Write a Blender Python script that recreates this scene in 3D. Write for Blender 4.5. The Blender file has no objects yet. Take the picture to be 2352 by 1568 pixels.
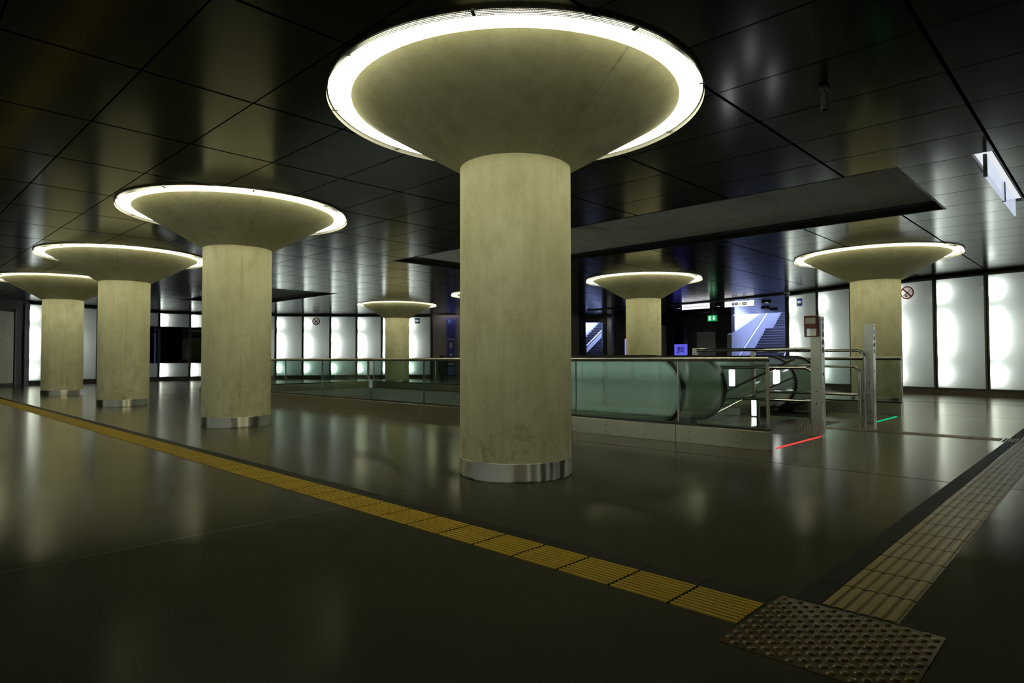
import bpy, bmesh, math, random
from mathutils import Vector, Matrix

random.seed(7)
PI = math.pi
SC = bpy.context.scene
COL = SC.collection

# ------------------------------------------------------------------ camera, world, exposure
cam_data = bpy.data.cameras.new('camera')
cam_data.sensor_fit = 'HORIZONTAL'
cam_data.sensor_width = 36.0
cam_data.lens = 36.0 * 1450.4 / 2352.0
cam_data.clip_end = 300.0
cam = bpy.data.objects.new('camera', cam_data)
COL.objects.link(cam)
YAW, PITCH, ROLL = 0.7665, 0.0272, -0.0021
fw = Vector((math.cos(YAW) * math.cos(PITCH), math.sin(YAW) * math.cos(PITCH), math.sin(PITCH)))
rt = Vector((math.sin(YAW), -math.cos(YAW), 0.0))
up = rt.cross(fw)
r2 = rt * math.cos(ROLL) + up * math.sin(ROLL)
u2 = -rt * math.sin(ROLL) + up * math.cos(ROLL)
cam.matrix_world = Matrix(((r2.x, u2.x, -fw.x, 0.0), (r2.y, u2.y, -fw.y, 0.0), (r2.z, u2.z, -fw.z, 1.05), (0, 0, 0, 1)))
SC.camera = cam

world = bpy.data.worlds.new('daylight')
SC.world = world
world.use_nodes = True
bg = world.node_tree.nodes['Background']
bg.inputs['Color'].default_value = (0.40, 0.50, 1.0, 1.0)
bg.inputs['Strength'].default_value = 4.5

SC.view_settings.view_transform = 'Standard'
SC.view_settings.look = 'None'
SC.view_settings.gamma = 1.0
SC.view_settings.use_curve_mapping = False
SC.view_settings.exposure = 0.0

RING_POWER = 16.5
TUBE_POWER = 430.0
CEIL = 3.40

# ------------------------------------------------------------------ materials
def nt(name):
    m = bpy.data.materials.new(name)
    m.use_nodes = True
    t = m.node_tree
    return m, t, t.nodes['Principled BSDF'], t.nodes['Material Output']

def N(t, kind, **kw):
    n = t.nodes.new(kind)
    for k, v in kw.items():
        setattr(n, k, v)
    return n

def mth(t, op, a, b=None, c=None):
    n = t.nodes.new('ShaderNodeMath')
    n.operation = op
    for i, v in enumerate((a, b, c)):
        if v is None:
            continue
        if isinstance(v, (int, float)):
            n.inputs[i].default_value = v
        else:
            t.links.new(v, n.inputs[i])
    return n.outputs[0]

def mixc(t, fac, a, b, blend='MIX'):
    n = t.nodes.new('ShaderNodeMix')
    n.data_type = 'RGBA'
    n.blend_type = blend
    for sock, v in ((n.inputs[0], fac), (n.inputs[6], a), (n.inputs[7], b)):
        if isinstance(v, (int, float)):
            sock.default_value = v
        elif isinstance(v, tuple):
            sock.default_value = (*v, 1.0)
        else:
            t.links.new(v, sock)
    return n.outputs[2]

def coord(t, kind='Object'):
    return t.nodes.new('ShaderNodeTexCoord').outputs[kind]

def noise(t, vec, scale, detail=4.0, rough=0.55):
    n = t.nodes.new('ShaderNodeTexNoise')
    n.inputs['Scale'].default_value = scale
    n.inputs['Detail'].default_value = detail
    n.inputs['Roughness'].default_value = rough
    t.links.new(vec, n.inputs['Vector'])
    return n.outputs['Fac']

def mapping(t, vec, scale=(1, 1, 1), loc=(0, 0, 0)):
    n = t.nodes.new('ShaderNodeMapping')
    n.inputs['Scale'].default_value = scale
    n.inputs['Location'].default_value = loc
    t.links.new(vec, n.inputs['Vector'])
    return n.outputs[0]

def ramp(t, fac, lo, hi, a=0.0, b=1.0):
    n = t.nodes.new('ShaderNodeMapRange')
    n.inputs['From Min'].default_value = lo
    n.inputs['From Max'].default_value = hi
    n.inputs['To Min'].default_value = a
    n.inputs['To Max'].default_value = b
    t.links.new(fac, n.inputs['Value'])
    return n.outputs[0]

def bump(t, bsdf, height, strength=0.2, dist=0.01):
    n = t.nodes.new('ShaderNodeBump')
    n.inputs['Strength'].default_value = strength
    n.inputs['Distance'].default_value = dist
    t.links.new(height, n.inputs['Height'])
    t.links.new(n.outputs[0], bsdf.inputs['Normal'])

def sep(t, vec):
    n = t.nodes.new('ShaderNodeSeparateXYZ')
    t.links.new(vec, n.inputs[0])
    return n.outputs

def plain(name, color, rough=0.5, metal=0.0, var=0.12, nscale=9.0, spec=0.5, aniso=None):
    m, t, b, o = nt(name)
    v = coord(t)
    f = noise(t, mapping(t, v, aniso) if aniso else v, nscale)
    c = mixc(t, f, tuple(x * (1 - var) for x in color), tuple(min(1, x * (1 + var)) for x in color))
    t.links.new(c, b.inputs['Base Color'])
    t.links.new(ramp(t, f, 0.2, 0.8, max(0.02, rough - 0.05), min(1, rough + 0.05)), b.inputs['Roughness'])
    b.inputs['Metallic'].default_value = metal
    b.inputs['Specular IOR Level'].default_value = spec
    return m

def emit(name, color, strength):
    m, t, b, o = nt(name)
    t.nodes.remove(b)
    e = N(t, 'ShaderNodeEmission')
    e.inputs['Color'].default_value = (*color, 1.0)
    e.inputs['Strength'].default_value = strength
    t.links.new(e.outputs[0], o.inputs['Surface'])
    return m

def schlick(t, f0=0.04):
    lw = N(t, 'ShaderNodeLayerWeight')
    lw.inputs['Blend'].default_value = 0.5
    return mth(t, 'ADD', f0, mth(t, 'MULTIPLY', mth(t, 'POWER', lw.outputs['Facing'], 5.0), 1.0 - f0))

def glass(name, tint, refl=1.0, haze=0.0, hazecol=(0.5, 0.6, 0.55)):
    """thin clear pane: tinted transmission, Fresnel reflection, optional milky scatter"""
    m, t, b, o = nt(name)
    t.nodes.remove(b)
    tr = N(t, 'ShaderNodeBsdfTransparent')
    tr.inputs['Color'].default_value = (*tint, 1.0)
    gl = N(t, 'ShaderNodeBsdfGlossy')
    gl.inputs['Roughness'].default_value = 0.02
    base = tr.outputs[0]
    if haze > 0:
        df = N(t, 'ShaderNodeBsdfDiffuse')
        df.inputs['Color'].default_value = (*hazecol, 1.0)
        tl = N(t, 'ShaderNodeBsdfTranslucent')
        tl.inputs['Color'].default_value = (*hazecol, 1.0)
        ad = N(t, 'ShaderNodeMixShader')
        ad.inputs[0].default_value = 0.5
        t.links.new(df.outputs[0], ad.inputs[1])
        t.links.new(tl.outputs[0], ad.inputs[2])
        mx = N(t, 'ShaderNodeMixShader')
        mx.inputs[0].default_value = haze
        t.links.new(base, mx.inputs[1])
        t.links.new(ad.outputs[0], mx.inputs[2])
        base = mx.outputs[0]
    f = mth(t, 'MULTIPLY', schlick(t), refl)
    mx2 = N(t, 'ShaderNodeMixShader')
    t.links.new(f, mx2.inputs[0])
    t.links.new(base, mx2.inputs[1])
    t.links.new(gl.outputs[0], mx2.inputs[2])
    t.links.new(mx2.outputs[0], o.inputs['Surface'])
    return m

def make_concrete():
    m, t, b, o = nt('cast_concrete')
    v = coord(t)
    rnd = N(t, 'ShaderNodeObjectInfo').outputs['Random']
    off = N(t, 'ShaderNodeVectorMath', operation='ADD')
    cmb = N(t, 'ShaderNodeCombineXYZ')
    t.links.new(mth(t, 'MULTIPLY', rnd, 37.0), cmb.inputs[0])
    t.links.new(mth(t, 'MULTIPLY', rnd, 11.0), cmb.inputs[2])
    t.links.new(v, off.inputs[0])
    t.links.new(cmb.outputs[0], off.inputs[1])
    ov = off.outputs[0]
    big = noise(t, mapping(t, ov, (1, 1, 0.55)), 1.5, 6.0, 0.6)
    fine = noise(t, ov, 60.0, 3.0, 0.7)
    streak = noise(t, mapping(t, ov, (5, 5, 0.5)), 2.0, 5.0, 0.65)
    c = mixc(t, ramp(t, big, 0.3, 0.72), (0.72, 0.70, 0.50), (0.54, 0.51, 0.31))
    c = mixc(t, ramp(t, streak, 0.48, 0.78, 0.0, 0.36), c, (0.33, 0.29, 0.14))
    c = mixc(t, ramp(t, fine, 0.45, 0.75, 0.0, 0.25), c, (0.40, 0.37, 0.24))
    mott = noise(t, mapping(t, ov, (1, 1, 0.8)), 4.5, 7.0, 0.72)
    c = mixc(t, ramp(t, mott, 0.48, 0.72, 0.0, 0.45), c, (0.36, 0.33, 0.17))
    # grime and scuffs low on the shaft, where trolleys and shoulders rub
    s = sep(t, v)
    low = ramp(t, s[2], 1.05, 0.25)
    sc = noise(t, mapping(t, ov, (1, 1, 0.8)), 6.5, 8.0, 0.78)
    dirt = mth(t, 'MULTIPLY', ramp(t, sc, 0.51, 0.66), mth(t, 'MULTIPLY', low, 0.6))
    c = mixc(t, dirt, c, (0.14, 0.11, 0.04))
    # vertical board joint
    ang = mth(t, 'ARCTAN2', s[1], s[0])
    ja = mth(t, 'SUBTRACT', ang, mth(t, 'SUBTRACT', mth(t, 'MULTIPLY', rnd, 0.5), 2.05))
    j = mth(t, 'LESS_THAN', mth(t, 'ABSOLUTE', ja), 0.008)
    c = mixc(t, mth(t, 'MULTIPLY', j, ramp(t, streak, 0.4, 0.7, 0.05, 0.7)), c, (0.2, 0.17, 0.09))
    t.links.new(c, b.inputs['Base Color'])
    b.inputs['Roughness'].default_value = 0.72
    b.inputs['Specular IOR Level'].default_value = 0.25
    bump(t, b, fine, 0.25, 0.003)
    return m

def make_floor():
    m, t, b, o = nt('ground_concrete_floor')
    v = coord(t)
    s = sep(t, v)
    n1 = noise(t, v, 0.45, 6.0, 0.6)
    n2 = noise(t, v, 150.0, 2.0, 0.8)
    n3 = noise(t, mapping(t, v, (1.0, 3.0, 1.0)), 2.2, 5.0, 0.65)
    c = mixc(t, ramp(t, n1, 0.3, 0.7), (0.033, 0.0335, 0.0245), (0.047, 0.0475, 0.0345))
    c = mixc(t, ramp(t, n2, 0.35, 0.7, 0.0, 0.7), c, (0.014, 0.0142, 0.0105))
    lx = None
    for x0 in (6.42, 13.85, -1.0):
        k = mth(t, 'LESS_THAN', mth(t, 'ABSOLUTE', mth(t, 'SUBTRACT', s[0], x0)), 0.012)
        lx = k if lx is None else mth(t, 'MAXIMUM', lx, k)
    c = mixc(t, lx, c, (0.008, 0.008, 0.006))
    far = mth(t, 'LESS_THAN', mth(t, 'ABSOLUTE', mth(t, 'SUBTRACT', s[0], 17.7)), 0.05)
    c = mixc(t, far, c, (0.035, 0.03, 0.012))
    hair = mth(t, 'MULTIPLY', mth(t, 'LESS_THAN', mth(t, 'ABSOLUTE', mth(t, 'SUBTRACT', s[1], 4.0)), 0.004), mth(t, 'LESS_THAN', s[0], 2.43))
    c = mixc(t, mth(t, 'MULTIPLY', hair, 0.6), c, (0.14, 0.13, 0.11))
    t.links.new(c, b.inputs['Base Color'])
    r = mth(t, 'ADD', ramp(t, n1, 0.3, 0.7, 0.16, 0.20), mth(t, 'MULTIPLY', lx, 0.4))
    b.inputs['Specular IOR Level'].default_value = 0.0
    b.inputs['Roughness'].default_value = 0.9
    lw = N(t, 'ShaderNodeLayerWeight')
    lw.inputs['Blend'].default_value = 0.5
    k = mth(t, 'ADD', mth(t, 'MULTIPLY', mth(t, 'POWER', lw.outputs['Facing'], 4.5), ramp(t, lw.outputs['Facing'], 0.75, 0.94)), 0.003)
    k = mth(t, 'MULTIPLY', k, 0.88)
    k = mth(t, 'MULTIPLY', k, mth(t, 'SUBTRACT', 1.0, mth(t, 'MULTIPLY', mth(t, 'MAXIMUM', lx, far), 0.8)))
    gl = N(t, 'ShaderNodeBsdfGlossy')
    gl.inputs['Color'].default_value = (1.0, 0.975, 0.87, 1)
    t.links.new(r, gl.inputs['Roughness'])
    mx = N(t, 'ShaderNodeMixShader')
    t.links.new(k, mx.inputs[0])
    t.links.new(b.outputs[0], mx.inputs[1])
    t.links.new(gl.outputs[0], mx.inputs[2])
    t.links.new(mx.outputs[0], o.inputs['Surface'])
    return m

def make_ceiling():
    m, t, b, o = nt('black_metal_ceiling_tiles')
    v = coord(t)
    s = sep(t, v)
    def cell(x, x0, per):
        return mth(t, 'FRACT', mth(t, 'DIVIDE', mth(t, 'SUBTRACT', x, x0 - 500 * per), per))
    fx = cell(s[0], 5.26, 0.9235)
    fy = cell(s[1], 0.97, 1.573)
    ex = mth(t, 'MINIMUM', fx, mth(t, 'SUBTRACT', 1.0, fx))
    ey = mth(t, 'MINIMUM', fy, mth(t, 'SUBTRACT', 1.0, fy))
    seam = mth(t, 'MAXIMUM', mth(t, 'LESS_THAN', ex, 0.0085), mth(t, 'LESS_THAN', ey, 0.0098))
    n = noise(t, v, 14.0, 3.0, 0.6)
    c = mixc(t, n, (0.004, 0.004, 0.0035), (0.005, 0.005, 0.0045))
    c = mixc(t, seam, c, (0.0006, 0.0006, 0.0006))
    t.links.new(c, b.inputs['Base Color'])
    t.links.new(mth(t, 'ADD', ramp(t, n, 0.3, 0.7, 0.155, 0.175), mth(t, 'MULTIPLY', seam, 0.6)), b.inputs['Roughness'])
    t.links.new(mth(t, 'SUBTRACT', 0.5, mth(t, 'MULTIPLY', seam, 0.5)), b.inputs['Specular IOR Level'])
    # each tile is very slightly dished, as pressed sheet is
    px = mth(t, 'SINE', mth(t, 'MULTIPLY', fx, PI))
    py = mth(t, 'SINE', mth(t, 'MULTIPLY', fy, PI))
    bump(t, b, mth(t, 'MULTIPLY', px, py), 0.25, 0.003)
    return m

def make_perforated():
    m, t, b, o = nt('perforated_black_strip')
    v = coord(t)
    s = sep(t, v)
    a = mth(t, 'MULTIPLY', mth(t, 'ARCTAN2', s[1], s[0]), 1.7 / 0.011)
    zz = mth(t, 'DIVIDE', s[2], 0.011)
    row = mth(t, 'MULTIPLY', mth(t, 'MODULO', mth(t, 'FLOOR', mth(t, 'ADD', zz, 1000.0)), 2.0), 0.5)
    fa = mth(t, 'SUBTRACT', mth(t, 'FRACT', mth(t, 'ADD', mth(t, 'ADD', a, 4000.0), row)), 0.5)
    fz = mth(t, 'SUBTRACT', mth(t, 'FRACT', mth(t, 'ADD', zz, 1000.0)), 0.5)
    d = mth(t, 'SQRT', mth(t, 'ADD', mth(t, 'MULTIPLY', fa, fa), mth(t, 'MULTIPLY', fz, fz)))
    hole = mth(t, 'LESS_THAN', d, 0.29)
    b.inputs['Base Color'].default_value = (0.018, 0.017, 0.013, 1)
    b.inputs['Roughness'].default_value = 0.5
    tr = N(t, 'ShaderNodeBsdfTransparent')
    mx = N(t, 'ShaderNodeMixShader')
    t.links.new(hole, mx.inputs[0])
    t.links.new(b.outputs[0], mx.inputs[1])
    t.links.new(tr.outputs[0], mx.inputs[2])
    t.links.new(mx.outputs[0], o.inputs['Surface'])
    return m

def make_frosted():
    m, t, b, o = nt('frosted_white_glass')
    t.nodes.remove(b)
    tl = N(t, 'ShaderNodeBsdfTranslucent')
    tl.inputs['Color'].default_value = (0.70, 0.735, 0.715, 1)
    df = N(t, 'ShaderNodeBsdfDiffuse')
    df.inputs['Color'].default_value = (0.5, 0.56, 0.53, 1)
    mx = N(t, 'ShaderNodeMixShader')
    mx.inputs[0].default_value = 0.28
    t.links.new(tl.outputs[0], mx.inputs[1])
    t.links.new(df.outputs[0], mx.inputs[2])
    gl = N(t, 'ShaderNodeBsdfGlossy')
    gl.inputs['Roughness'].default_value = 0.04
    m2 = N(t, 'ShaderNodeMixShader')
    t.links.new(schlick(t), m2.inputs[0])
    t.links.new(mx.outputs[0], m2.inputs[1])
    t.links.new(gl.outputs[0], m2.inputs[2])
    t.links.new(m2.outputs[0], o.inputs['Surface'])
    return m

def make_tactile(name, c1, c2, rough, spec=0.12):
    m, t, b, o = nt(name)
    v = coord(t)
    n = noise(t, v, 5.0, 5.0, 0.65)
    n2 = noise(t, v, 70.0, 3.0, 0.7)
    c = mixc(t, ramp(t, n, 0.3, 0.7), c1, c2)
    c = mixc(t, ramp(t, n2, 0.45, 0.75, 0.0, 0.45), c, tuple(x * 0.45 for x in c1))
    # dirt lies in the troughs
    s = sep(t, v)
    c = mixc(t, ramp(t, s[2], 0.004, 0.0012, 0.0, 0.75), c, tuple(x * 0.22 for x in c1))
    t.links.new(c, b.inputs['Base Color'])
    b.inputs['Roughness'].default_value = rough
    b.inputs['Specular IOR Level'].default_value = spec
    return m

def make_stone():
    m, t, b, o = nt('mauve_stone_tiles')
    v = coord(t)
    br = N(t, 'ShaderNodeTexBrick')
    br.inputs['Scale'].default_value = 1.0
    br.inputs['Mortar Size'].default_value = 0.006
    br.inputs['Brick Width'].default_value = 0.9
    br.inputs['Row Height'].default_value = 0.45
    br.inputs['Color1'].default_value = (0.20, 0.18, 0.185, 1)
    br.inputs['Color2'].default_value = (0.23, 0.21, 0.215, 1)
    br.inputs['Mortar'].default_value = (0.12, 0.11, 0.11, 1)
    s = sep(t, v)
    cmb = N(t, 'ShaderNodeCombineXYZ')
    t.links.new(s[0], cmb.inputs[0])
    t.links.new(s[2], cmb.inputs[1])
    t.links.new(cmb.outputs[0], br.inputs['Vector'])
    t.links.new(br.outputs['Color'], b.inputs['Base Color'])
    b.inputs['Roughness'].default_value = 0.5
    return m

def make_screen():
    m, t, b, o = nt('blue_poster_light')
    t.nodes.remove(b)
    v = coord(t)
    s = sep(t, v)
    n = noise(t, v, 9.0, 5.0, 0.7)
    inside = mth(t, 'MULTIPLY', mth(t, 'LESS_THAN', mth(t, 'ABSOLUTE', s[1]), 0.24), mth(t, 'LESS_THAN', mth(t, 'ABSOLUTE', mth(t, 'SUBTRACT', s[2], 0.31)), 0.19))
    k = mth(t, 'MULTIPLY', inside, ramp(t, n, 0.42, 0.55))
    c = mixc(t, k, (0.16, 0.16, 1.0), (0.03, 0.03, 0.22))
    e = N(t, 'ShaderNodeEmission')
    e.inputs['Strength'].default_value = 0.75
    t.links.new(c, e.inputs['Color'])
    t.links.new(e.outputs[0], o.inputs['Surface'])
    return m

def make_etched():
    m, t, b, o = nt('etched_green_glass')
    t.nodes.remove(b)
    df = N(t, 'ShaderNodeBsdfDiffuse')
    df.inputs['Color'].default_value = (0.70, 0.84, 0.80, 1)
    tl = N(t, 'ShaderNodeBsdfTranslucent')
    tl.inputs['Color'].default_value = (0.55, 0.72, 0.64, 1)
    tr = N(t, 'ShaderNodeBsdfTransparent')
    tr.inputs['Color'].default_value = (0.70, 0.84, 0.78, 1)
    gl = N(t, 'ShaderNodeBsdfGlossy')
    gl.inputs['Color'].default_value = (0.93, 1.0, 0.96, 1)
    gl.inputs['Roughness'].default_value = 0.13
    def mx(k, a, c):
        n = N(t, 'ShaderNodeMixShader')
        n.inputs[0].default_value = k
        t.links.new(a.outputs[0], n.inputs[1])
        t.links.new(c.outputs[0], n.inputs[2])
        return n
    body = mx(0.40, mx(0.5, df, tl), tr)
    t.links.new(mx(0.72, body, gl).outputs[0], o.inputs['Surface'])
    return m

M = {}
M['concrete'] = make_concrete()
M['floor'] = make_floor()
M['ceiling'] = make_ceiling()
M['perf'] = make_perforated()
M['frosted'] = make_frosted()
M['stone'] = make_stone()
M['screen'] = make_screen()
M['yellow'] = make_tactile('yellow_ribbed_paving', (0.23, 0.155, 0.004), (0.29, 0.20, 0.006), 0.7)
M['ochre'] = make_tactile('ochre_ribbed_paving', (0.135, 0.100, 0.016), (0.160, 0.122, 0.022), 0.38, 0.10)  # duller, less saturated tone than the yellow paving
M['brown'] = make_tactile('brown_knobbed_paving', (0.050, 0.031, 0.0025), (0.066, 0.042, 0.003), 0.22, 0.16)
M['border'] = plain('dark_border_tiles', (0.015, 0.015, 0.013), 0.6, 0, 0.25, spec=0.03)
M['steel'] = plain('brushed_steel', (0.50, 0.48, 0.43), 0.26, 1.0, 0.10, 30.0, aniso=(1, 1, 0.06))
M['steel_matt'] = plain('matt_steel_sheet', (0.44, 0.42, 0.33), 0.31, 1.0, 0.12, 6.0)
M['pillar_steel'] = plain('light_brushed_steel', (0.74, 0.74, 0.70), 0.3, 1.0, 0.06, 8.0)
M['chrome'] = plain('polished_steel', (0.62, 0.61, 0.58), 0.10, 1.0, 0.05)
def make_band():
    m, t, b, o = nt('brushed_column_band')
    b.inputs['Base Color'].default_value = (0.72, 0.70, 0.64, 1)
    b.inputs['Metallic'].default_value = 1.0
    n = noise(t, mapping(t, coord(t), (1, 1, 0.02)), 22.0, 2.0)
    t.links.new(ramp(t, n, 0.3, 0.7, 0.31, 0.37), b.inputs['Roughness'])
    b.inputs['Anisotropic'].default_value = 1.0
    b.inputs['Anisotropic Rotation'].default_value = 0.25
    tg = N(t, 'ShaderNodeTangent', direction_type='RADIAL', axis='Z')
    t.links.new(tg.outputs[0], b.inputs['Tangent'])
    return m
M['band'] = make_band()
M['rubber'] = plain('black_rubber', (0.008, 0.008, 0.009), 0.5, 0, 0.2, spec=0.3)
M['seal'] = plain('black_seal', (0.006, 0.006, 0.006), 0.5)
M['seal_matt'] = plain('black_joint_bed', (0.003, 0.003, 0.003), 0.9, spec=0.0)
M['dark'] = plain('near_black_cladding', (0.012, 0.012, 0.013), 0.45, 0, 0.25, 3.0)
M['wallgrey'] = plain('dark_grey_cladding', (0.03, 0.03, 0.031), 0.4, 0, 0.2, 3.0)
M['frame'] = plain('grey_panel_frame', (0.11, 0.11, 0.105), 0.4, 0.6, 0.1)
M['palewall'] = plain('pale_enamel_sheet', (0.55, 0.57, 0.62), 0.3)
M['white'] = plain('white_lining', (0.45, 0.46, 0.455), 0.7)
M['plinth'] = plain('brown_stone_plinth', (0.07, 0.058, 0.045), 0.4, 0, 0.25)
M['slab'] = plain('bare_slab_concrete', (0.55, 0.54, 0.50), 0.8, 0, 0.3, 3.5)
M['wellwall'] = plain('well_wall_concrete', (0.22, 0.23, 0.20), 0.6, 0, 0.15, 2.0)
M['stairstone'] = plain('dark_stair_stone', (0.035, 0.035, 0.04), 0.5, 0, 0.2)
M['nosing'] = plain('pale_step_nosing', (0.35, 0.36, 0.42), 0.5)
M['blueconcrete'] = plain('pale_stairwell_concrete', (0.50, 0.50, 0.52), 0.7, 0, 0.08, 2.0)
M['greypanel'] = plain('grey_metal_panel', (0.55, 0.55, 0.56), 0.5, 0, 0.1)
M['red'] = plain('dark_red_plastic', (0.16, 0.025, 0.018), 0.4)
M['redpaint'] = plain('red_brown_print', (0.22, 0.06, 0.05), 0.5)
M['paper'] = plain('white_label', (0.55, 0.56, 0.54), 0.5)
M['blueprint'] = plain('navy_print', (0.02, 0.04, 0.16), 0.4)
M['policeblue'] = plain('police_blue', (0.018, 0.022, 0.22), 0.4)
M['paleblue'] = plain('pale_blue_print', (0.12, 0.22, 0.6), 0.4)
M['blackprint'] = plain('black_print', (0.01, 0.01, 0.01), 0.5)
M['binmat'] = plain('dark_bin_metal', (0.02, 0.03, 0.03), 0.45)
def film(name, col):
    m, t, b, o = nt(name)
    t.nodes.remove(b)
    tr = N(t, 'ShaderNodeBsdfTransparent')
    tr.inputs['Color'].default_value = (*col, 1)
    df = N(t, 'ShaderNodeBsdfDiffuse')
    df.inputs['Color'].default_value = (*col, 1)
    mx = N(t, 'ShaderNodeMixShader')
    mx.inputs[0].default_value = 0.25
    t.links.new(tr.outputs[0], mx.inputs[1])
    t.links.new(df.outputs[0], mx.inputs[2])
    t.links.new(mx.outputs[0], o.inputs['Surface'])
    return m
M['film_pale'] = film('pale_film', (0.86, 0.80, 0.79))
M['film_red'] = film('red_film', (0.30, 0.06, 0.05))
M['film_black'] = film('black_film', (0.05, 0.04, 0.04))
M['film_blue'] = film('blue_film', (0.03, 0.05, 0.22))
M['rail_steel'] = plain('satin_handrail_steel', (0.55, 0.53, 0.47), 0.34, 1.0, 0.0)
M['striplamp'] = emit('strip_lamp_glow', (1.0, 0.93, 0.92), 22.0)
M['clear'] = glass('clear_back_glass', (0.95, 0.97, 0.96), 0.3)
M['pane'] = glass('green_tinted_pane', (0.80, 0.872, 0.838), 1.0)
M['paneedge'] = glass('green_pane_edge', (0.55, 0.75, 0.66), 1.0)
M['escglass'] = make_etched()
M['darkglass'] = glass('dark_shop_glass', (0.10, 0.12, 0.12), 0.6)
M['ring'] = emit('ring_diffuser', (1.0, 0.97, 0.63), RING_POWER)
M['tube'] = emit('fluorescent_tube', (0.96, 1.0, 0.955), TUBE_POWER)
M['signlight'] = emit('sign_backlight', (0.93, 0.93, 1.0), 1.25)
M['exitgreen'] = emit('exit_sign_green', (0.01, 0.38, 0.11), 1.0)
M['exitwhite'] = emit('exit_sign_white', (0.75, 1.0, 0.8), 1.0)
M['redline'] = emit('red_floor_led', (1.0, 0.06, 0.05), 1.3)
M['greenline'] = emit('green_floor_led', (0.0, 0.62, 0.25), 1.1)
M['whiteglow'] = emit('small_white_glow', (0.9, 0.95, 1.0), 6.0)
M['downlight'] = emit('downlight_glow', (1.0, 0.94, 0.92), 12.0)
M['boxlight'] = emit('light_box_glow', (0.93, 0.97, 1.0), 0.85)
M['well_fill'] = emit('added_well_fill', (0.92, 1.0, 0.92), 34.0)
M['greendot'] = emit('green_sign_dot', (0.45, 0.85, 0.25), 1.0)

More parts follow.
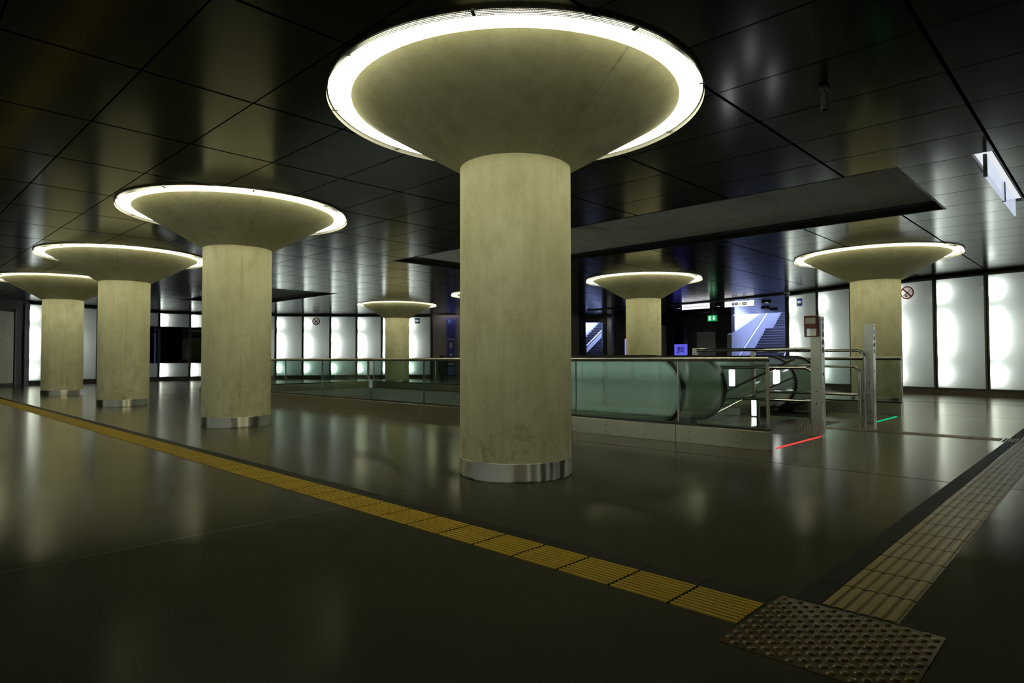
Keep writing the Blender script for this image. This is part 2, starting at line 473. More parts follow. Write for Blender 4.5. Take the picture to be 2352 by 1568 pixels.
# ------------------------------------------------------------------ mesh helpers
class MB:
    def __init__(self):
        self.v, self.f, self.mi = [], [], []
        self.cur = 0
    def add(self, verts, faces):
        o = len(self.v)
        self.v += [tuple(p) for p in verts]
        for f in faces:
            self.f.append([i + o for i in f])
            self.mi.append(self.cur)
        return self
    def box(self, x0, x1, y0, y1, z0, z1):
        v = [(x, y, z) for x in (x0, x1) for y in (y0, y1) for z in (z0, z1)]
        return self.add(v, [(0, 1, 3, 2), (4, 6, 7, 5), (0, 4, 5, 1), (2, 3, 7, 6), (0, 2, 6, 4), (1, 5, 7, 3)])
    def obox(self, a, b, t0, t1, z0, z1):
        """upright box along the floor line a-b, from t0 to t1 to the left of it"""
        dx, dy = b[0] - a[0], b[1] - a[1]
        l = math.hypot(dx, dy)
        nx, ny = -dy / l, dx / l
        q = [(a[0] + nx * t0, a[1] + ny * t0), (b[0] + nx * t0, b[1] + ny * t0), (b[0] + nx * t1, b[1] + ny * t1), (a[0] + nx * t1, a[1] + ny * t1)]
        return self.prism(q, z0, z1)
    def prism(self, q, z0, z1):
        n = len(q)
        v = [(x, y, z0) for x, y in q] + [(x, y, z1) for x, y in q]
        f = [list(range(n))[::-1], list(range(n, 2 * n))] + [(i, (i + 1) % n, n + (i + 1) % n, n + i) for i in range(n)]
        return self.add(v, f)
    def lathe(self, prof, seg=64, center=(0, 0), cap=True):
        v, f = [], []
        for r, z in prof:
            for k in range(seg):
                a = 2 * PI * k / seg
                v.append((center[0] + r * math.cos(a), center[1] + r * math.sin(a), z))
        for i in range(len(prof) - 1):
            for k in range(seg):
                k2 = (k + 1) % seg
                f.append((i * seg + k, i * seg + k2, (i + 1) * seg + k2, (i + 1) * seg + k))
        if cap:
            f.append(list(range(seg))[::-1])
            f.append([(len(prof) - 1) * seg + k for k in range(seg)])
        return self.add(v, f)
    def tube(self, pts, r, seg=10, closed=False):
        pts = [Vector(p) for p in pts]
        n = len(pts)
        v, f = [], []
        prev = None
        for i, p in enumerate(pts):
            d = (pts[min(i + 1, n - 1)] - pts[max(i - 1, 0)]).normalized()
            if prev is None:
                ref = Vector((0, 0, 1)) if abs(d.z) < 0.9 else Vector((1, 0, 0))
                a = d.cross(ref).normalized()
            else:
                a = (prev - d * prev.dot(d)).normalized()
            prev = a
            b = d.cross(a)
            for k in range(seg):
                t = 2 * PI * k / seg
                v.append(p + a * (r * math.cos(t)) + b * (r * math.sin(t)))
        for i in range(n - 1):
            for k in range(seg):
                k2 = (k + 1) % seg
                f.append((i * seg + k, i * seg + k2, (i + 1) * seg + k2, (i + 1) * seg + k))
        f.append(list(range(seg))[::-1])
        f.append([(n - 1) * seg + k for k in range(seg)])
        return self.add(v, f)
    def strip(self, path, x, hw, t0, t1):
        """band swept along a (y, z) path in the plane x, hw to each side, from offset t0 to t1 along its normal"""
        n = len(path)
        v, f = [], []
        for i, (y, z) in enumerate(path):
            y0, z0 = path[max(i - 1, 0)]
            y1, z1 = path[min(i + 1, n - 1)]
            dy, dz = y1 - y0, z1 - z0
            l = math.hypot(dy, dz)
            ny, nz = -dz / l, dy / l
            for s, t in ((-1, t0), (1, t0), (1, t1), (-1, t1)):
                v.append((x + s * hw, y + ny * t, z + nz * t))
        for i in range(n - 1):
            for k in range(4):
                k2 = (k + 1) % 4
                f.append((i * 4 + k, i * 4 + k2, (i + 1) * 4 + k2, (i + 1) * 4 + k))
        f.append((0, 1, 2, 3))
        f.append(tuple((n - 1) * 4 + k for k in (3, 2, 1, 0)))
        return self.add(v, f)
    def band(self, rows, x, hw):
        """plate in the plane x: rows of (y, zlow, zhigh)"""
        v, f = [], []
        for y, a, b in rows:
            v += [(x - hw, y, a), (x + hw, y, a), (x + hw, y, b), (x - hw, y, b)]
        n = len(rows)
        for i in range(n - 1):
            for k in range(4):
                k2 = (k + 1) % 4
                f.append((i * 4 + k, i * 4 + k2, (i + 1) * 4 + k2, (i + 1) * 4 + k))
        f.append((0, 1, 2, 3))
        f.append(tuple((n - 1) * 4 + k for k in (3, 2, 1, 0)))
        return self.add(v, f)
    def build(self, name, mat, parent=None, smooth=False, bevel=0.0):
        me = bpy.data.meshes.new(name)
        me.from_pydata(self.v, [], self.f)
        mats = mat if isinstance(mat, (list, tuple)) else [mat]
        for m in mats:
            me.materials.append(m)
        if len(mats) > 1:
            for p, i in zip(me.polygons, self.mi):
                p.material_index = i
        bm = bmesh.new()
        bm.from_mesh(me)
        bmesh.ops.recalc_face_normals(bm, faces=bm.faces[:])
        if smooth:
            for fc in bm.faces:
                fc.smooth = True
            for e in bm.edges:
                if len(e.link_faces) == 2 and e.calc_face_angle(0.0) > 0.6:
                    e.smooth = False
        bm.to_mesh(me)
        bm.free()
        ob = bpy.data.objects.new(name, me)
        COL.objects.link(ob)
        if parent is not None:
            ob.parent = parent
        if bevel > 0:
            md = ob.modifiers.new('bevel', 'BEVEL')
            md.width = bevel
            md.segments = 2
            md.limit_method = 'ANGLE'
        return ob

def tag(o, label=None, cat=None, group=None, kind=None):
    if label:
        o['label'] = label
    if cat:
        o['category'] = cat
    if group:
        o['group'] = group
    if kind:
        o['kind'] = kind
    return o

def empty(name, loc, rz=0.0, label=None, cat=None, group=None, kind=None):
    o = bpy.data.objects.new(name, None)
    COL.objects.link(o)
    o.location = loc
    o.rotation_euler = (0, 0, rz)
    o.empty_display_size = 0.2
    return tag(o, label, cat, group, kind)

def struct(o):
    o['kind'] = 'structure'
    return o

def copy_tree(o, parent=None):
    c = o.copy()
    COL.objects.link(c)
    c.parent = parent
    for ch in [x for x in list(bpy.data.objects) if x.parent == o]:
        copy_tree(ch, c)
    return c

def text_mesh(name, txt, size, mat, parent, loc, rot, depth=0.002, align='CENTER'):
    cu = bpy.data.curves.new(name, 'FONT')
    cu.body = txt
    cu.size = size
    cu.align_x = align
    cu.align_y = 'CENTER'
    cu.extrude = depth
    tmp = bpy.data.objects.new(name + '_tmp', cu)
    COL.objects.link(tmp)
    dg = bpy.context.evaluated_depsgraph_get()
    me = bpy.data.meshes.new_from_object(tmp.evaluated_get(dg))
    bpy.data.objects.remove(tmp)
    bpy.data.curves.remove(cu)
    me.materials.clear()
    me.materials.append(mat)
    ob = bpy.data.objects.new(name, me)
    COL.objects.link(ob)
    ob.parent = parent
    ob.location = loc
    ob.rotation_euler = rot
    return ob

# ------------------------------------------------------------------ the setting
WX0, WX1, WY0, WY1 = 7.46, 13.12, 5.05, 19.80      # stair and escalator well
FX0, FX1, FY0, FY1 = -8.0, 48.0, -7.0, 36.0
f = MB()
for x0, x1, y0, y1 in ((FX0, WX0, FY0, FY1), (WX1, FX1, FY0, FY1), (WX0, WX1, FY0, WY0), (WX0, WX1, WY1, FY1)):
    f.box(x0, x1, y0, y1, -0.3, 0.0)
struct(f.build('floor', M['floor']))

O1 = (8.90, 11.88, 1.96, 12.50)                    # openings left in the metal ceiling
O2 = (8.86, 11.92, 20.20, 26.60)
LBX = (8.90, 12.10, 0.99, 1.21)                    # recess of the light box
c = MB()
CX0, CX1, CY0, CY1 = -8.0, 33.0, -7.0, 37.0
zc0, zc1 = CEIL, CEIL + 0.10
c.box(CX0, O1[0] - 0.0, CY0, CY1, zc0, zc1)
EAST = [(LBX[1], CY0), (CX1, CY0), (CX1, 21.30), (29.75, 20.36), (29.53, 19.74), (28.67, 20.62), (28.02, 21.30), (28.02, CY1), (LBX[1], CY1)]
c.prism(EAST, zc0, zc1)
xa, xb = O1[0], LBX[1]
c.box(xa, xb, CY0, LBX[2], zc0, zc1)
c.box(xa, xb, LBX[3], O1[2], zc0, zc1)
c.box(O1[1], xb, O1[2], O1[3], zc0, zc1)
c.box(xa, xb, O1[3], O2[2], zc0, zc1)
c.box(O2[1], xb, O2[2], O2[3], zc0, zc1)
c.box(xa, xb, O2[3], CY1, zc0, zc1)
struct(c.build('ceiling', M['ceiling']))
s = MB().box(CX0, LBX[1], CY0, CY1, 3.56, 3.9)
s.prism(EAST, 3.56, 3.9)
struct(s.build('trim_1', M['slab']))
# dark fascias round the two openings
s = MB()
for (x0, x1, y0, y1) in (O1, O2):
    s.box(x0 - 0.03, x0 - 0.001, y0 - 0.03, y1 + 0.03, CEIL - 0.004, 3.559)
    s.box(x1 + 0.001, x1 + 0.03, y0 - 0.03, y1 + 0.03, CEIL - 0.004, 3.559)
    s.box(x0, x1, y0 - 0.03, y0 - 0.001, CEIL - 0.004, 3.559)
    s.box(x0, x1, y1 + 0.001, y1 + 0.03, CEIL - 0.004, 3.559)
struct(s.build('trim_2', M['dark']))
# shallow round drops cast on the slab above the long opening
for i, (x, y) in enumerate(((9.95, 4.70), (9.95, 7.95))):
    s = MB().lathe([(0.84, 3.5595), (0.82, 3.545), (0.55, 3.525), (0.02, 3.52)], 48, (x, y))
    struct(s.build('trim_%d' % (3 + i), M['slab'], smooth=True))
# a dark fascia line where the side hall begins
s = MB().obox((23.35, 8.6), (24.55, 13.0), -0.12, 0.12, CEIL - 0.05, CEIL - 0.001)
s.obox((24.55, 13.0), (24.55, 18.5), -0.12, 0.12, CEIL - 0.05, CEIL - 0.001)
struct(s.build('trim_5', M['dark']))

# well walls and the lower floor
s = MB()
s.box(WX0 - 0.28, WX0, WY0 - 0.3, WY1 + 0.3, -4.3, -0.3)
s.box(WX1, WX1 + 0.28, WY0 - 0.3, WY1 + 0.3, -4.3, -0.3)
s.box(WX0, WX1, WY1, WY1 + 0.28, -4.3, -0.3)
s.box(WX0, WX1, WY0 - 0.3, WY0, -4.3, -0.3)
s.box(WX0 + 0.001, WX0 + 0.02, WY0, WY1, -4.3, -0.004)
s.box(WX1 - 0.02, WX1 - 0.001, WY0, WY1, -4.3, -0.004)
s.box(WX0, WX1, WY1 - 0.02, WY1 - 0.001, -4.3, -0.004)
struct(s.build('wall_well', M['wellwall']))
s = MB().box(WX0 - 0.28, WX1 + 0.28, WY0 - 0.3, WY1 + 0.3, -4.6, -4.3)
struct(s.build('floor_lower', M['floor']))

for i, (x, y) in enumerate(((8.3, 18.9), (10.3, 18.9), (12.3, 18.9), (10.3, 16.6))):  # added out of sight to brighten the slab opening and well walls
    r = empty('added_uplight', (x, y, -4.3), 0, ['added unseen uplight at the near corner of the well floor', 'added unseen uplight at the middle of the far end of the well floor', 'added unseen uplight at the far corner of the well floor', 'added unseen uplight alone in the middle of the well floor'][i], 'lamp', 'added uplights on the well floor')
    MB().box(-0.7, 0.7, -0.12, 0.12, 0.0, 0.05).build('housing', M['frame'], r)
    MB().box(-0.66, 0.66, -0.09, 0.09, 0.051, 0.06).build('lens', M['well_fill'], r)

# outer walls
def wall(name, pts, mat, t=0.3, z0=0.0, z1=CEIL):
    w = MB()
    for a, b in zip(pts[:-1], pts[1:]):
        w.obox(a, b, 0.0, t, z0, z1)
    return struct(w.build(name, mat))

RW = [(23.32, 8.62), (22.70, 7.42), (22.20, 6.22), (21.83, 5.02), (21.51, 3.82), (21.21, 2.58), (20.98, 1.36), (20.82, 0.10), (20.72, -1.16), (20.66, -2.42)]
BW = [(21.40, 26.62), (20.45, 27.49), (19.43, 28.34), (18.41, 29.17), (17.37, 30.05), (16.30, 30.98), (15.22, 31.82), (14.05, 32.46), (12.86, 33.02), (11.56, 33.46), (10.20, 33.62), (8.78, 33.25), (7.42, 32.62), (6.10, 32.18), (4.80, 31.68)]
def offs(pts, d):
    out = []
    for i, p in enumerate(pts):
        a, b = pts[max(i - 1, 0)], pts[min(i + 1, len(pts) - 1)]
        dx, dy = b[0] - a[0], b[1] - a[1]
        l = math.hypot(dx, dy)
        out.append((p[0] - dy / l * d, p[1] + dx / l * d))
    return out
# RW runs towards -Y with the room on its right-hand side (-X): outside is +left
wall('wall_right', offs(RW, 0.30), M['dark'])
wall('wall_back', offs(BW, -0.58), M['dark'])
wall('wall_left', [(-8.0, 22.9), (4.30, 31.28)], M['wallgrey'])
wall('wall_left_end', [(4.30, 31.28), (4.80, 31.70)], M['dark'], 0.45)
wall('wall_front', [(22.0, -7.0), (-8.0, -7.0)][::-1], M['wallgrey'], -0.3)
wall('wall_side', [(-8.0, -7.0), (-8.0, 26.6)], M['wallgrey'])
wall('wall_near_right', [(20.7, -2.3), (21.6, -7.0)], M['wallgrey'])
wall('wall_east', [(32.9, 15.15), (32.9, 23.75)], M['dark'], -0.4)
wall('wall_hall', [(23.4, 8.75), (33.6, 10.6)], M['dark'], -0.3)
PW0, PW1 = (21.46, 26.56), (27.60, 21.45)
o = MB()
L = math.hypot(PW1[0] - PW0[0], PW1[1] - PW0[1])
o.box(0, L, -0.3, 0.0, 0, CEIL)
ob = o.build('wall_stone', M['stone'])
ob.location = (PW0[0], PW0[1], 0)
ob.rotation_euler = (0, 0, math.atan2(PW1[1] - PW0[1], PW1[0] - PW0[0]))
ob.scale = (1, -1, 1)
struct(ob)
wall('wall_stone_end', [(27.60, 21.45), (28.02, 21.30)], M['dark'], 0.5)
struct(MB().prism([(21.42, 26.60), (21.52, 26.56), (22.3, 27.3), (21.6, 27.9), (21.0, 27.3)], 0, CEIL).build('trim_8', M['dark']))  # corner block added to keep outside daylight from leaking in
wall('wall_stair', [(28.02, 21.75), (33.4, 26.15)], M['dark'], 0.3)
wall('trim_9', [(28.02, 21.30), (28.67, 20.62)], M['wallgrey'], 0.3, 3.05, CEIL)
wall('wall_pier', [(28.67, 20.62), (29.53, 19.74)], M['wallgrey'], 0.4)

# left service door of brushed steel in the dark wall
d = MB().obox((2.30, 29.92), (4.24, 31.24), -0.05, 0.0, 0.14, 2.92)
ob = struct(d.build('door_1', M['steel_matt']))
d = MB().obox((2.2, 29.85), (4.30, 31.28), -0.04, 0.0, 0.0, 0.12)
struct(d.build('baseboard_left', M['plinth']))
d = MB().obox((4.27, 31.26), (4.31, 31.29), -0.07, 0.0, 0.0, 3.05)
struct(d.build('trim_6', M['frame']))
d = MB().obox((4.62, 31.56), (4.78, 31.68), -0.06, 0.0, 0.0, 3.32)
struct(d.build('trim_7', M['frame']))

# ------------------------------------------------------------------ columns and their ring lights
XA, XB = 4.2516, 16.3001
YS = [4.0477 + 6.1922 * k for k in range(4)]
def make_column():
    root = empty('concrete_column', (0, 0, 0))
    MB().lathe([(0.515, 0.15), (0.515, 2.81)], 96, cap=True).build('shaft', M['concrete'], root, smooth=True)
    pr = [(0.50, 2.80), (0.515, 2.80)]
    for k in range(13):
        u = k / 12
        pr.append((0.515 + 0.978 * u, 2.81 + 0.565 * (u ** 1.0) + 0.018 * math.sin(PI * u) * 0 + 0.0))
    pr += [(1.493, 3.385), (1.47, 3.399)]
    MB().lathe(pr, 128, cap=False).build('capital', M['concrete'], root, smooth=True)
    MB().lathe([(0.505, 0.0), (0.505, 0.012), (0.519, 0.014), (0.519, 0.158), (0.514, 0.16)], 96, cap=True).build('base_band', M['band'], root, smooth=True)
    return root

def make_ring():
    root = empty('ring_light', (0, 0, CEIL))
    MB().lathe([(1.46, -0.002), (1.46, -0.006), (1.688, -0.006), (1.688, -0.002)], 96, cap=False).build('diffuser', M['ring'], root)
    b = MB().lathe([(1.702, -0.001), (1.702, -0.046), (1.705, -0.046), (1.705, -0.001)], 128, cap=False)
    rim = b.build('perforated_rim', M['perf'], root, smooth=True)
    for k in range(9):
        g = MB()
        a = 2 * PI * (k + 0.35) / 9
        ca, sa = math.cos(a), math.sin(a)
        g.add([(1.66 * ca - 0.012 * sa * s1, 1.66 * sa + 0.012 * ca * s1, z) for s1 in (-1, 1) for z in (-0.02, -0.008)]
              + [(1.71 * ca - 0.012 * sa * s1, 1.71 * sa + 0.012 * ca * s1, z) for s1 in (-1, 1) for z in (-0.02, -0.008)],
              [(0, 1, 3, 2), (4, 6, 7, 5), (0, 4, 5, 1), (2, 3, 7, 6), (0, 2, 6, 4), (1, 5, 7, 3)])
        g.build('clip', M['frame'], rim)
    return root

col_info = [
    (XA, YS[0], 'nearest and largest mushroom column of pale concrete, scuffed above its steel band', 'glowing ring light around the capital of the nearest, largest column'),
    (XA, YS[1], 'second concrete mushroom column along the yellow strip, left of the nearest one', 'glowing ring light around the second column along the yellow strip'),
    (XA, YS[2], 'third concrete mushroom column along the yellow strip, far left', 'glowing ring light around the third column along the yellow strip'),
    (XA, YS[3], 'farthest left concrete mushroom column, fourth along the yellow strip, with a dark vertical joint', 'glowing ring light at the left edge, around the fourth column of the left row'),
    (XB, YS[0], 'concrete mushroom column on the right behind the short glass balustrade and steel pillars', 'glowing ring light around the right column, near the bright wall panels'),
    (XB, YS[1], 'concrete mushroom column rising behind the escalators, left of the hanging signs', 'glowing ring light around the column behind the escalators'),
    (XB, YS[2], 'concrete mushroom column almost wholly hidden behind the nearest column', 'glowing ring light peeping out left of the nearest column shaft'),
    (XB, YS[3], 'smallest, most distant concrete mushroom column before the bright back wall panels', 'glowing ring light around the most distant column by the back wall'),
]
col0 = make_column()
ring0 = make_ring()
for i, (x, y, l1, l2) in enumerate(col_info):
    r = col0 if i == 0 else copy_tree(col0)
    r.location = (x, y, 0)
    tag(r, l1, 'column', 'mushroom columns of the hall', 'thing')
    g = ring0 if i == 0 else copy_tree(ring0)
    g.location = (x, y, CEIL)
    tag(g, l2, 'ceiling light', 'ring lights of the columns')

# ------------------------------------------------------------------ backlit wall panels
def make_panel(w, name='backlit_lightbox', windowed=False):
    """local x runs to the viewer's right along the wall, local -y faces the room"""
    root = empty(name, (0, 0, 0))
    fr = MB()
    for x0, x1, z0, z1 in ((0.012, 0.05, 0.17, 3.33), (w - 0.062, w - 0.012, 0.17, 3.33), (0.05, w - 0.062, 0.17, 0.205), (0.05, w - 0.062, 3.285, 3.33)):
        fr.box(x0, x1, 0.0, 0.22, z0, z1)
    fr.build('frame', M['frame'], root)
    MB().box(0.0, w, 0.02, 0.25, 0.0, 0.155).build('plinth', M['plinth'], root)
    MB().box(0.05, w - 0.06, 0.215, 0.225, 0.205, 3.285).build('back_board', M['wallgrey'] if windowed else M['white'], root)
    def pane(z0, z1, nm, mats):
        g = MB()
        x0, x1 = 0.05, w - 0.062
        v = [(x, y, z) for x in (x0, x1) for y in (0.02, 0.03) for z in (z0, z1)]
        g.cur = 0
        g.add(v, [(0, 1, 5, 4)])
        g.cur = 1
        g.add(v, [(2, 3, 7, 6)])
        return g.build(nm, mats, root)
    if not windowed:
        pane(0.205, 3.285, 'glass', [M['frosted'], M['clear']])
        tubes = ((0.42, 0.74), (1.17, 2.27), (2.74, 3.06))
        xt = 0.125
        yt = 0.075
    else:
        pane(0.205, 0.86, 'glass', [M['frosted'], M['clear']])
        pane(2.66, 3.285, 'glass', [M['frosted'], M['clear']])
        pane(0.88, 2.64, 'window_pane', [M['darkglass'], M['darkglass']])
        for zb in (0.86, 2.64):
            MB().box(0.05, w - 0.062, 0.02, 0.2, zb, zb + 0.02).build('crossbar', M['frame'], root)
        b = MB().box(0.06, w - 0.07, 0.19, 0.2, 0.88, 2.64).build('dark_lining', M['dark'], root)
        tubes = ((0.26, 0.80), (2.72, 3.22))
        xt = 0.085
        yt = 0.062
    for z0, z1 in tubes:
        MB().lathe([(0.014, z0), (0.014, z1)], 8, (xt, yt)).build('tube', M['tube'], root)
    return root

def place_panels(pts, labels, group, flip=False, windowed=()):
    for i in range(len(pts) - 1):
        a, b = pts[i], pts[i + 1]
        if flip:
            a, b = b, a
        w = math.hypot(b[0] - a[0], b[1] - a[1])
        r = make_panel(w, 'shop_front' if i in windowed else 'backlit_lightbox', i in windowed)
        r.location = (a[0], a[1], 0)
        r.rotation_euler = (0, 0, math.atan2(b[1] - a[1], b[0] - a[0]))
        tag(r, labels[i], 'wall panel', group)

place_panels(RW, [
    'backlit frosted wall panel with the blue camera sign, beside the daylit stairs',
    'backlit frosted wall panel just left of the right column, behind the steel pillars',
    'backlit frosted wall panel mostly hidden behind the right column',
    'backlit frosted wall panel with a round no-smoking sign, right of the right column',
    'backlit frosted wall panel second from the right edge, right of the no-smoking panel',
    'backlit frosted wall panel cut off by the right edge of the picture',
    'backlit frosted wall panel out past the right edge, next after the cut-off one',
    'backlit frosted wall panel out past the right edge, last but one',
    'backlit frosted wall panel out past the right edge, end of the row'], 'backlit panels of the right wall')
place_panels(BW, [
    'backlit frosted back wall panel with the small blue camera sign, right of the distant column',
    'backlit frosted back wall panel hidden behind the most distant column',
    'backlit frosted back wall panel showing as a sliver left of the most distant column',
    'backlit frosted back wall panel just left of the distant column capital',
    'backlit frosted back wall panel with the small round no-smoking sign',
    'backlit frosted back wall panel left of the one with the no-smoking sign',
    'leftmost whole backlit back wall panel, just right of the second column',
    'backlit frosted back wall panel hidden behind the second column',
    'shop window wall panel half hidden by the left side of the second column',
    'dark shop window wall panel between the second and third columns, with lit bands',
    'dark shop window wall panel showing as a sliver right of the third column',
    'backlit frosted wall panel hidden behind the third column',
    'backlit frosted wall panel between the third and fourth columns',
    'leftmost backlit frosted wall panel, beside the dark wall with the steel door'], 'backlit panels of the back wall', flip=True, windowed=(8, 9, 10))

# the lightboxes go on round the hall, behind and beside the photographer
for k in range(5):
    x = 16.0 - 3.9 * k
    place_panels([(x, -6.7), (x - 1.3, -6.7)], ['backlit frosted panel standing alone on the wall behind the photographer'], 'panels behind the photographer')
SW = [(-7.7, -5.0 + 1.30 * k) for k in range(21)]
place_panels(SW, ['backlit frosted panel in the row on the wall left of the photographer'] * 20, 'panels left of the photographer')

# ------------------------------------------------------------------ balustrades round the well
def balustrade(label, a, b, stops, group):
    """a, b floor ends of the plinth line; stops = distances of the posts from a"""
    dx, dy = b[0] - a[0], b[1] - a[1]
    L = math.hypot(dx, dy)
    root = empty('glass_balustrade', (a[0], a[1], 0), math.atan2(dy, dx), label, 'balustrade', group)
    segs = []
    xs = [0.0] + [q for q in stops if 0.3 < q < L - 0.3] + [L]
    for p, q in zip(xs[:-1], xs[1:]):
        MB().box(p + 0.002, q - 0.002, -0.03, 0.13, 0.0, 0.215).build('plinth', M['steel_matt'], root, bevel=0.003)
        MB().box(p + 0.012, q - 0.012, 0.044, 0.056, 0.24, 1.03).build('pane', M['pane'], root)
    MB().box(0.0, L, 0.0, 0.10, 0.216, 0.243).build('seal', M['seal'], root)
    for i, q in enumerate(xs):
        if i in (0, len(xs) - 1):
            x0, x1 = (0.0, 0.03) if i == 0 else (L - 0.03, L)
            MB().box(x0, x1, 0.035, 0.065, 0.215, 1.035).build('post', M['steel'], root)
        else:
            MB().box(q - 0.007, q + 0.007, 0.035, 0.065, 0.243, 1.03).build('post', M['steel'], root)
    h = MB().tube([(0.0, 0.05, 1.045), (L * 0.5, 0.05, 1.045), (L, 0.05, 1.045)], 0.024, 14)
    hr = h.build('handrail', M['rail_steel'], root, smooth=True)
    MB().box(0.0, L, 0.030, 0.070, 1.008, 1.026).build('handrail_channel', M['seal'], hr)
    # pairs of fixing screws on the plinth faces
    sc = MB()
    q = 0.35
    while q < L:
        for z in (0.06, 0.14):
            for yy in (-0.031, 0.131):
                sc.box(q - 0.006, q + 0.006, yy - 0.001, yy + 0.001, z - 0.006, z + 0.006)
        q += 0.62
    o = sc.build('screws', M['seal'], root)
    o['kind'] = 'stuff'
    return root

balustrade('long glass balustrade with steel plinth running behind the nearest column', (7.30, 2.90), (7.30, 19.95), [1.15, 2.80, 4.5, 6.33, 8.13, 9.98, 11.71, 13.5, 15.3], 'balustrades of the well')
balustrade('glass balustrade on the far side of the well, ending by the green floor light', (13.27, 19.95), (13.27, 2.90), [1.8, 3.6, 5.4, 7.2, 9.0, 10.8, 12.6, 14.4, 15.55], 'balustrades of the well')
balustrade('glass balustrade closing the left end of the well', (7.48, 19.93), (13.1, 19.93), [1.9, 3.75], 'balustrades of the well')

# ------------------------------------------------------------------ escalators
SL = math.tan(math.radians(30))
NY, NZ, NR, KY = 4.64, 0.61, 0.455, 6.35
def rail_path(r):
    p = [(5.5, NZ - r), (5.1, NZ - r)]
    for k in range(25):
        a = -PI / 2 - PI * k / 24
        p.append((NY + r * math.cos(a), NZ + r * math.sin(a)))
    p.append((5.4, NZ + r))
    for k in range(7):
        u = k / 6
        p.append((KY - 0.35 + 0.7 * u, NZ + r - SL * 0.35 * u * u))
    yend = 13.6
    p.append((yend, NZ + r - SL * 0.35 - SL * (yend - KY - 0.35)))
    return p
def slope(y):
    return 0.0 if y < KY else -SL * (y - KY)
def escalator(x0, label):
    root = empty('escalator', (x0, 4.2, 0), 0, label, 'escalator', 'escalators going down into the well')
    for xs in (0.0, 1.22):
        pan = MB()
        rows = []
        r = NR - 0.035
        for k in range(13):
            a = PI / 2 + PI / 2 * (1 - k / 12)
            y = NY + r * math.cos(a)
            h = r * math.sin(a)
            rows.append((y - 4.2, max(0.205, NZ - h) if y > NY - 0.25 else NZ - h, NZ + h))
        for y in (5.2, 6.0, KY, KY + 0.35, 9.0, 13.6):
            top = NZ + r + (0 if y <= KY - 0.3 else -SL * max(0.0, y - KY - 0.1))
            rows.append((y - 4.2, 0.205 + slope(y), top))
        pan.band(rows, xs, 0.006).build('balustrade_panel', M['escglass'], root)
        path = [(y - 4.2, z) for y, z in rail_path(NR)]
        hr = MB().strip(path, xs, 0.040, 0.0, 0.034).build('handrail', M['rubber'], root, smooth=True, bevel=0.008)
        MB().strip(path, xs, 0.026, -0.032, -0.0005).build('handrail_guide', M['chrome'], hr, smooth=True)
        rows = [(0.72, 0.0, 0.2)] + [(y - 4.2, slope(y) - (0.0 if y < 5.1 else 0.55), 0.2 + slope(y)) for y in (5.08, 5.12, 6.0, KY, 9.0, 13.6)]
        MB().band(rows, xs, 0.075).build('skirt', M['steel_matt'], root)
        MB().box(xs - 0.085, xs + 0.085, 0.46, 0.715, 0.0, 0.17).build('inlet_cap', M['rubber'], root, bevel=0.02)
    st = MB()
    y, z = 6.2 - 4.2, 0.0
    st.box(0.08, 1.14, 0.95, y, -0.25, 0.004)
    for k in range(17):
        zz = -0.231 * k - (0.0 if k else 0.005)
        st.box(0.08, 1.14, y, y + 0.405, zz - 0.45, zz)
        y += 0.40
    st.build('steps', M['steel_matt'], root)
    MB().box(0.08, 1.14, -0.2, 0.94, 0.0005, 0.006).build('comb_plate', M['border'], root)
    return root
escalator(7.60, 'escalator nearest the long front balustrade, beside the red floor light')
escalator(11.62, 'escalator on the far side of the stairs, by the green floor light')

# fixed stairs between the escalators
root = empty('staircase', (10.22, 5.0, 0), 0, 'stairs going down between the two escalators', 'stairs')
st = MB()
y = 0.35
st.box(-1.06, 1.06, 0.06, y, -0.3, 0.002)
for k in range(1, 25):
    st.box(-1.06, 1.06, y, y + 0.302, -0.17 * k - 0.35, -0.17 * k)
    y += 0.30
st.build('steps', M['stairstone'], root)
for xs in (-1.10, 1.10):
    w = [(0.08, -0.25, 0.12), (0.4, -0.4, 0.12), (8.2, -4.25, -4.05)]
    MB().band(w, xs, 0.03).build('side_wall', M['palewall'], root)
    ya, za, kk = (-0.55, 0.86, 0.44) if xs < 0 else (-0.95, 1.03, 0.47)
    for dz, rad in ((0.0, 0.021), (0.30, 0.013)):
        pts = [(xs * 0.93, ya, za - dz), (xs * 0.93, ya + 1.0, za - dz - kk), (xs * 0.93, ya + 1.4, za - dz - kk - 0.22), (xs * 0.93, 7.6, za - dz - kk - 0.22 - (6.2 - ya) * 0.567)]
        MB().tube(pts, rad, 10).build('handrail', M['chrome'], root, smooth=True)
    for yy in (0.9, 2.4, 3.9):
        zb = -0.17 * (int((yy - 0.35) / 0.30) + 1)
        MB().box(xs * 0.93 - 0.018, xs * 0.93 + 0.018, yy - 0.04, yy + 0.04, zb, zb + 0.75).build('baluster', M['steel'], root)

# glowing bars: a low lamp by the stairs, two on the escalator side
for (x, y, z0, z1, lb) in ((11.18, 4.73, 0.02, 0.30, 'small upright white lamp low beside the stairs, seen through the glass'),
                           (11.594, 5.34, 0.52, 0.83, 'small upright white glowing bar on the escalator side, left of the low one'),
                           (11.594, 4.50, 0.58, 0.83, 'small upright white glowing bar on the escalator side, nearest the steel pillar')):
    root = empty('lit_bar', (x, y, z0), 0, lb, 'lamp', 'upright lamps by the stairs')
    MB().box(-0.028, -0.004, -0.055, 0.055, 0.0, z1 - z0).build('lens', M['whiteglow'], root, bevel=0.01)
    MB().box(-0.004, 0.02, -0.065, 0.065, -0.01, z1 - z0 + 0.01).build('housing', M['steel'], root)

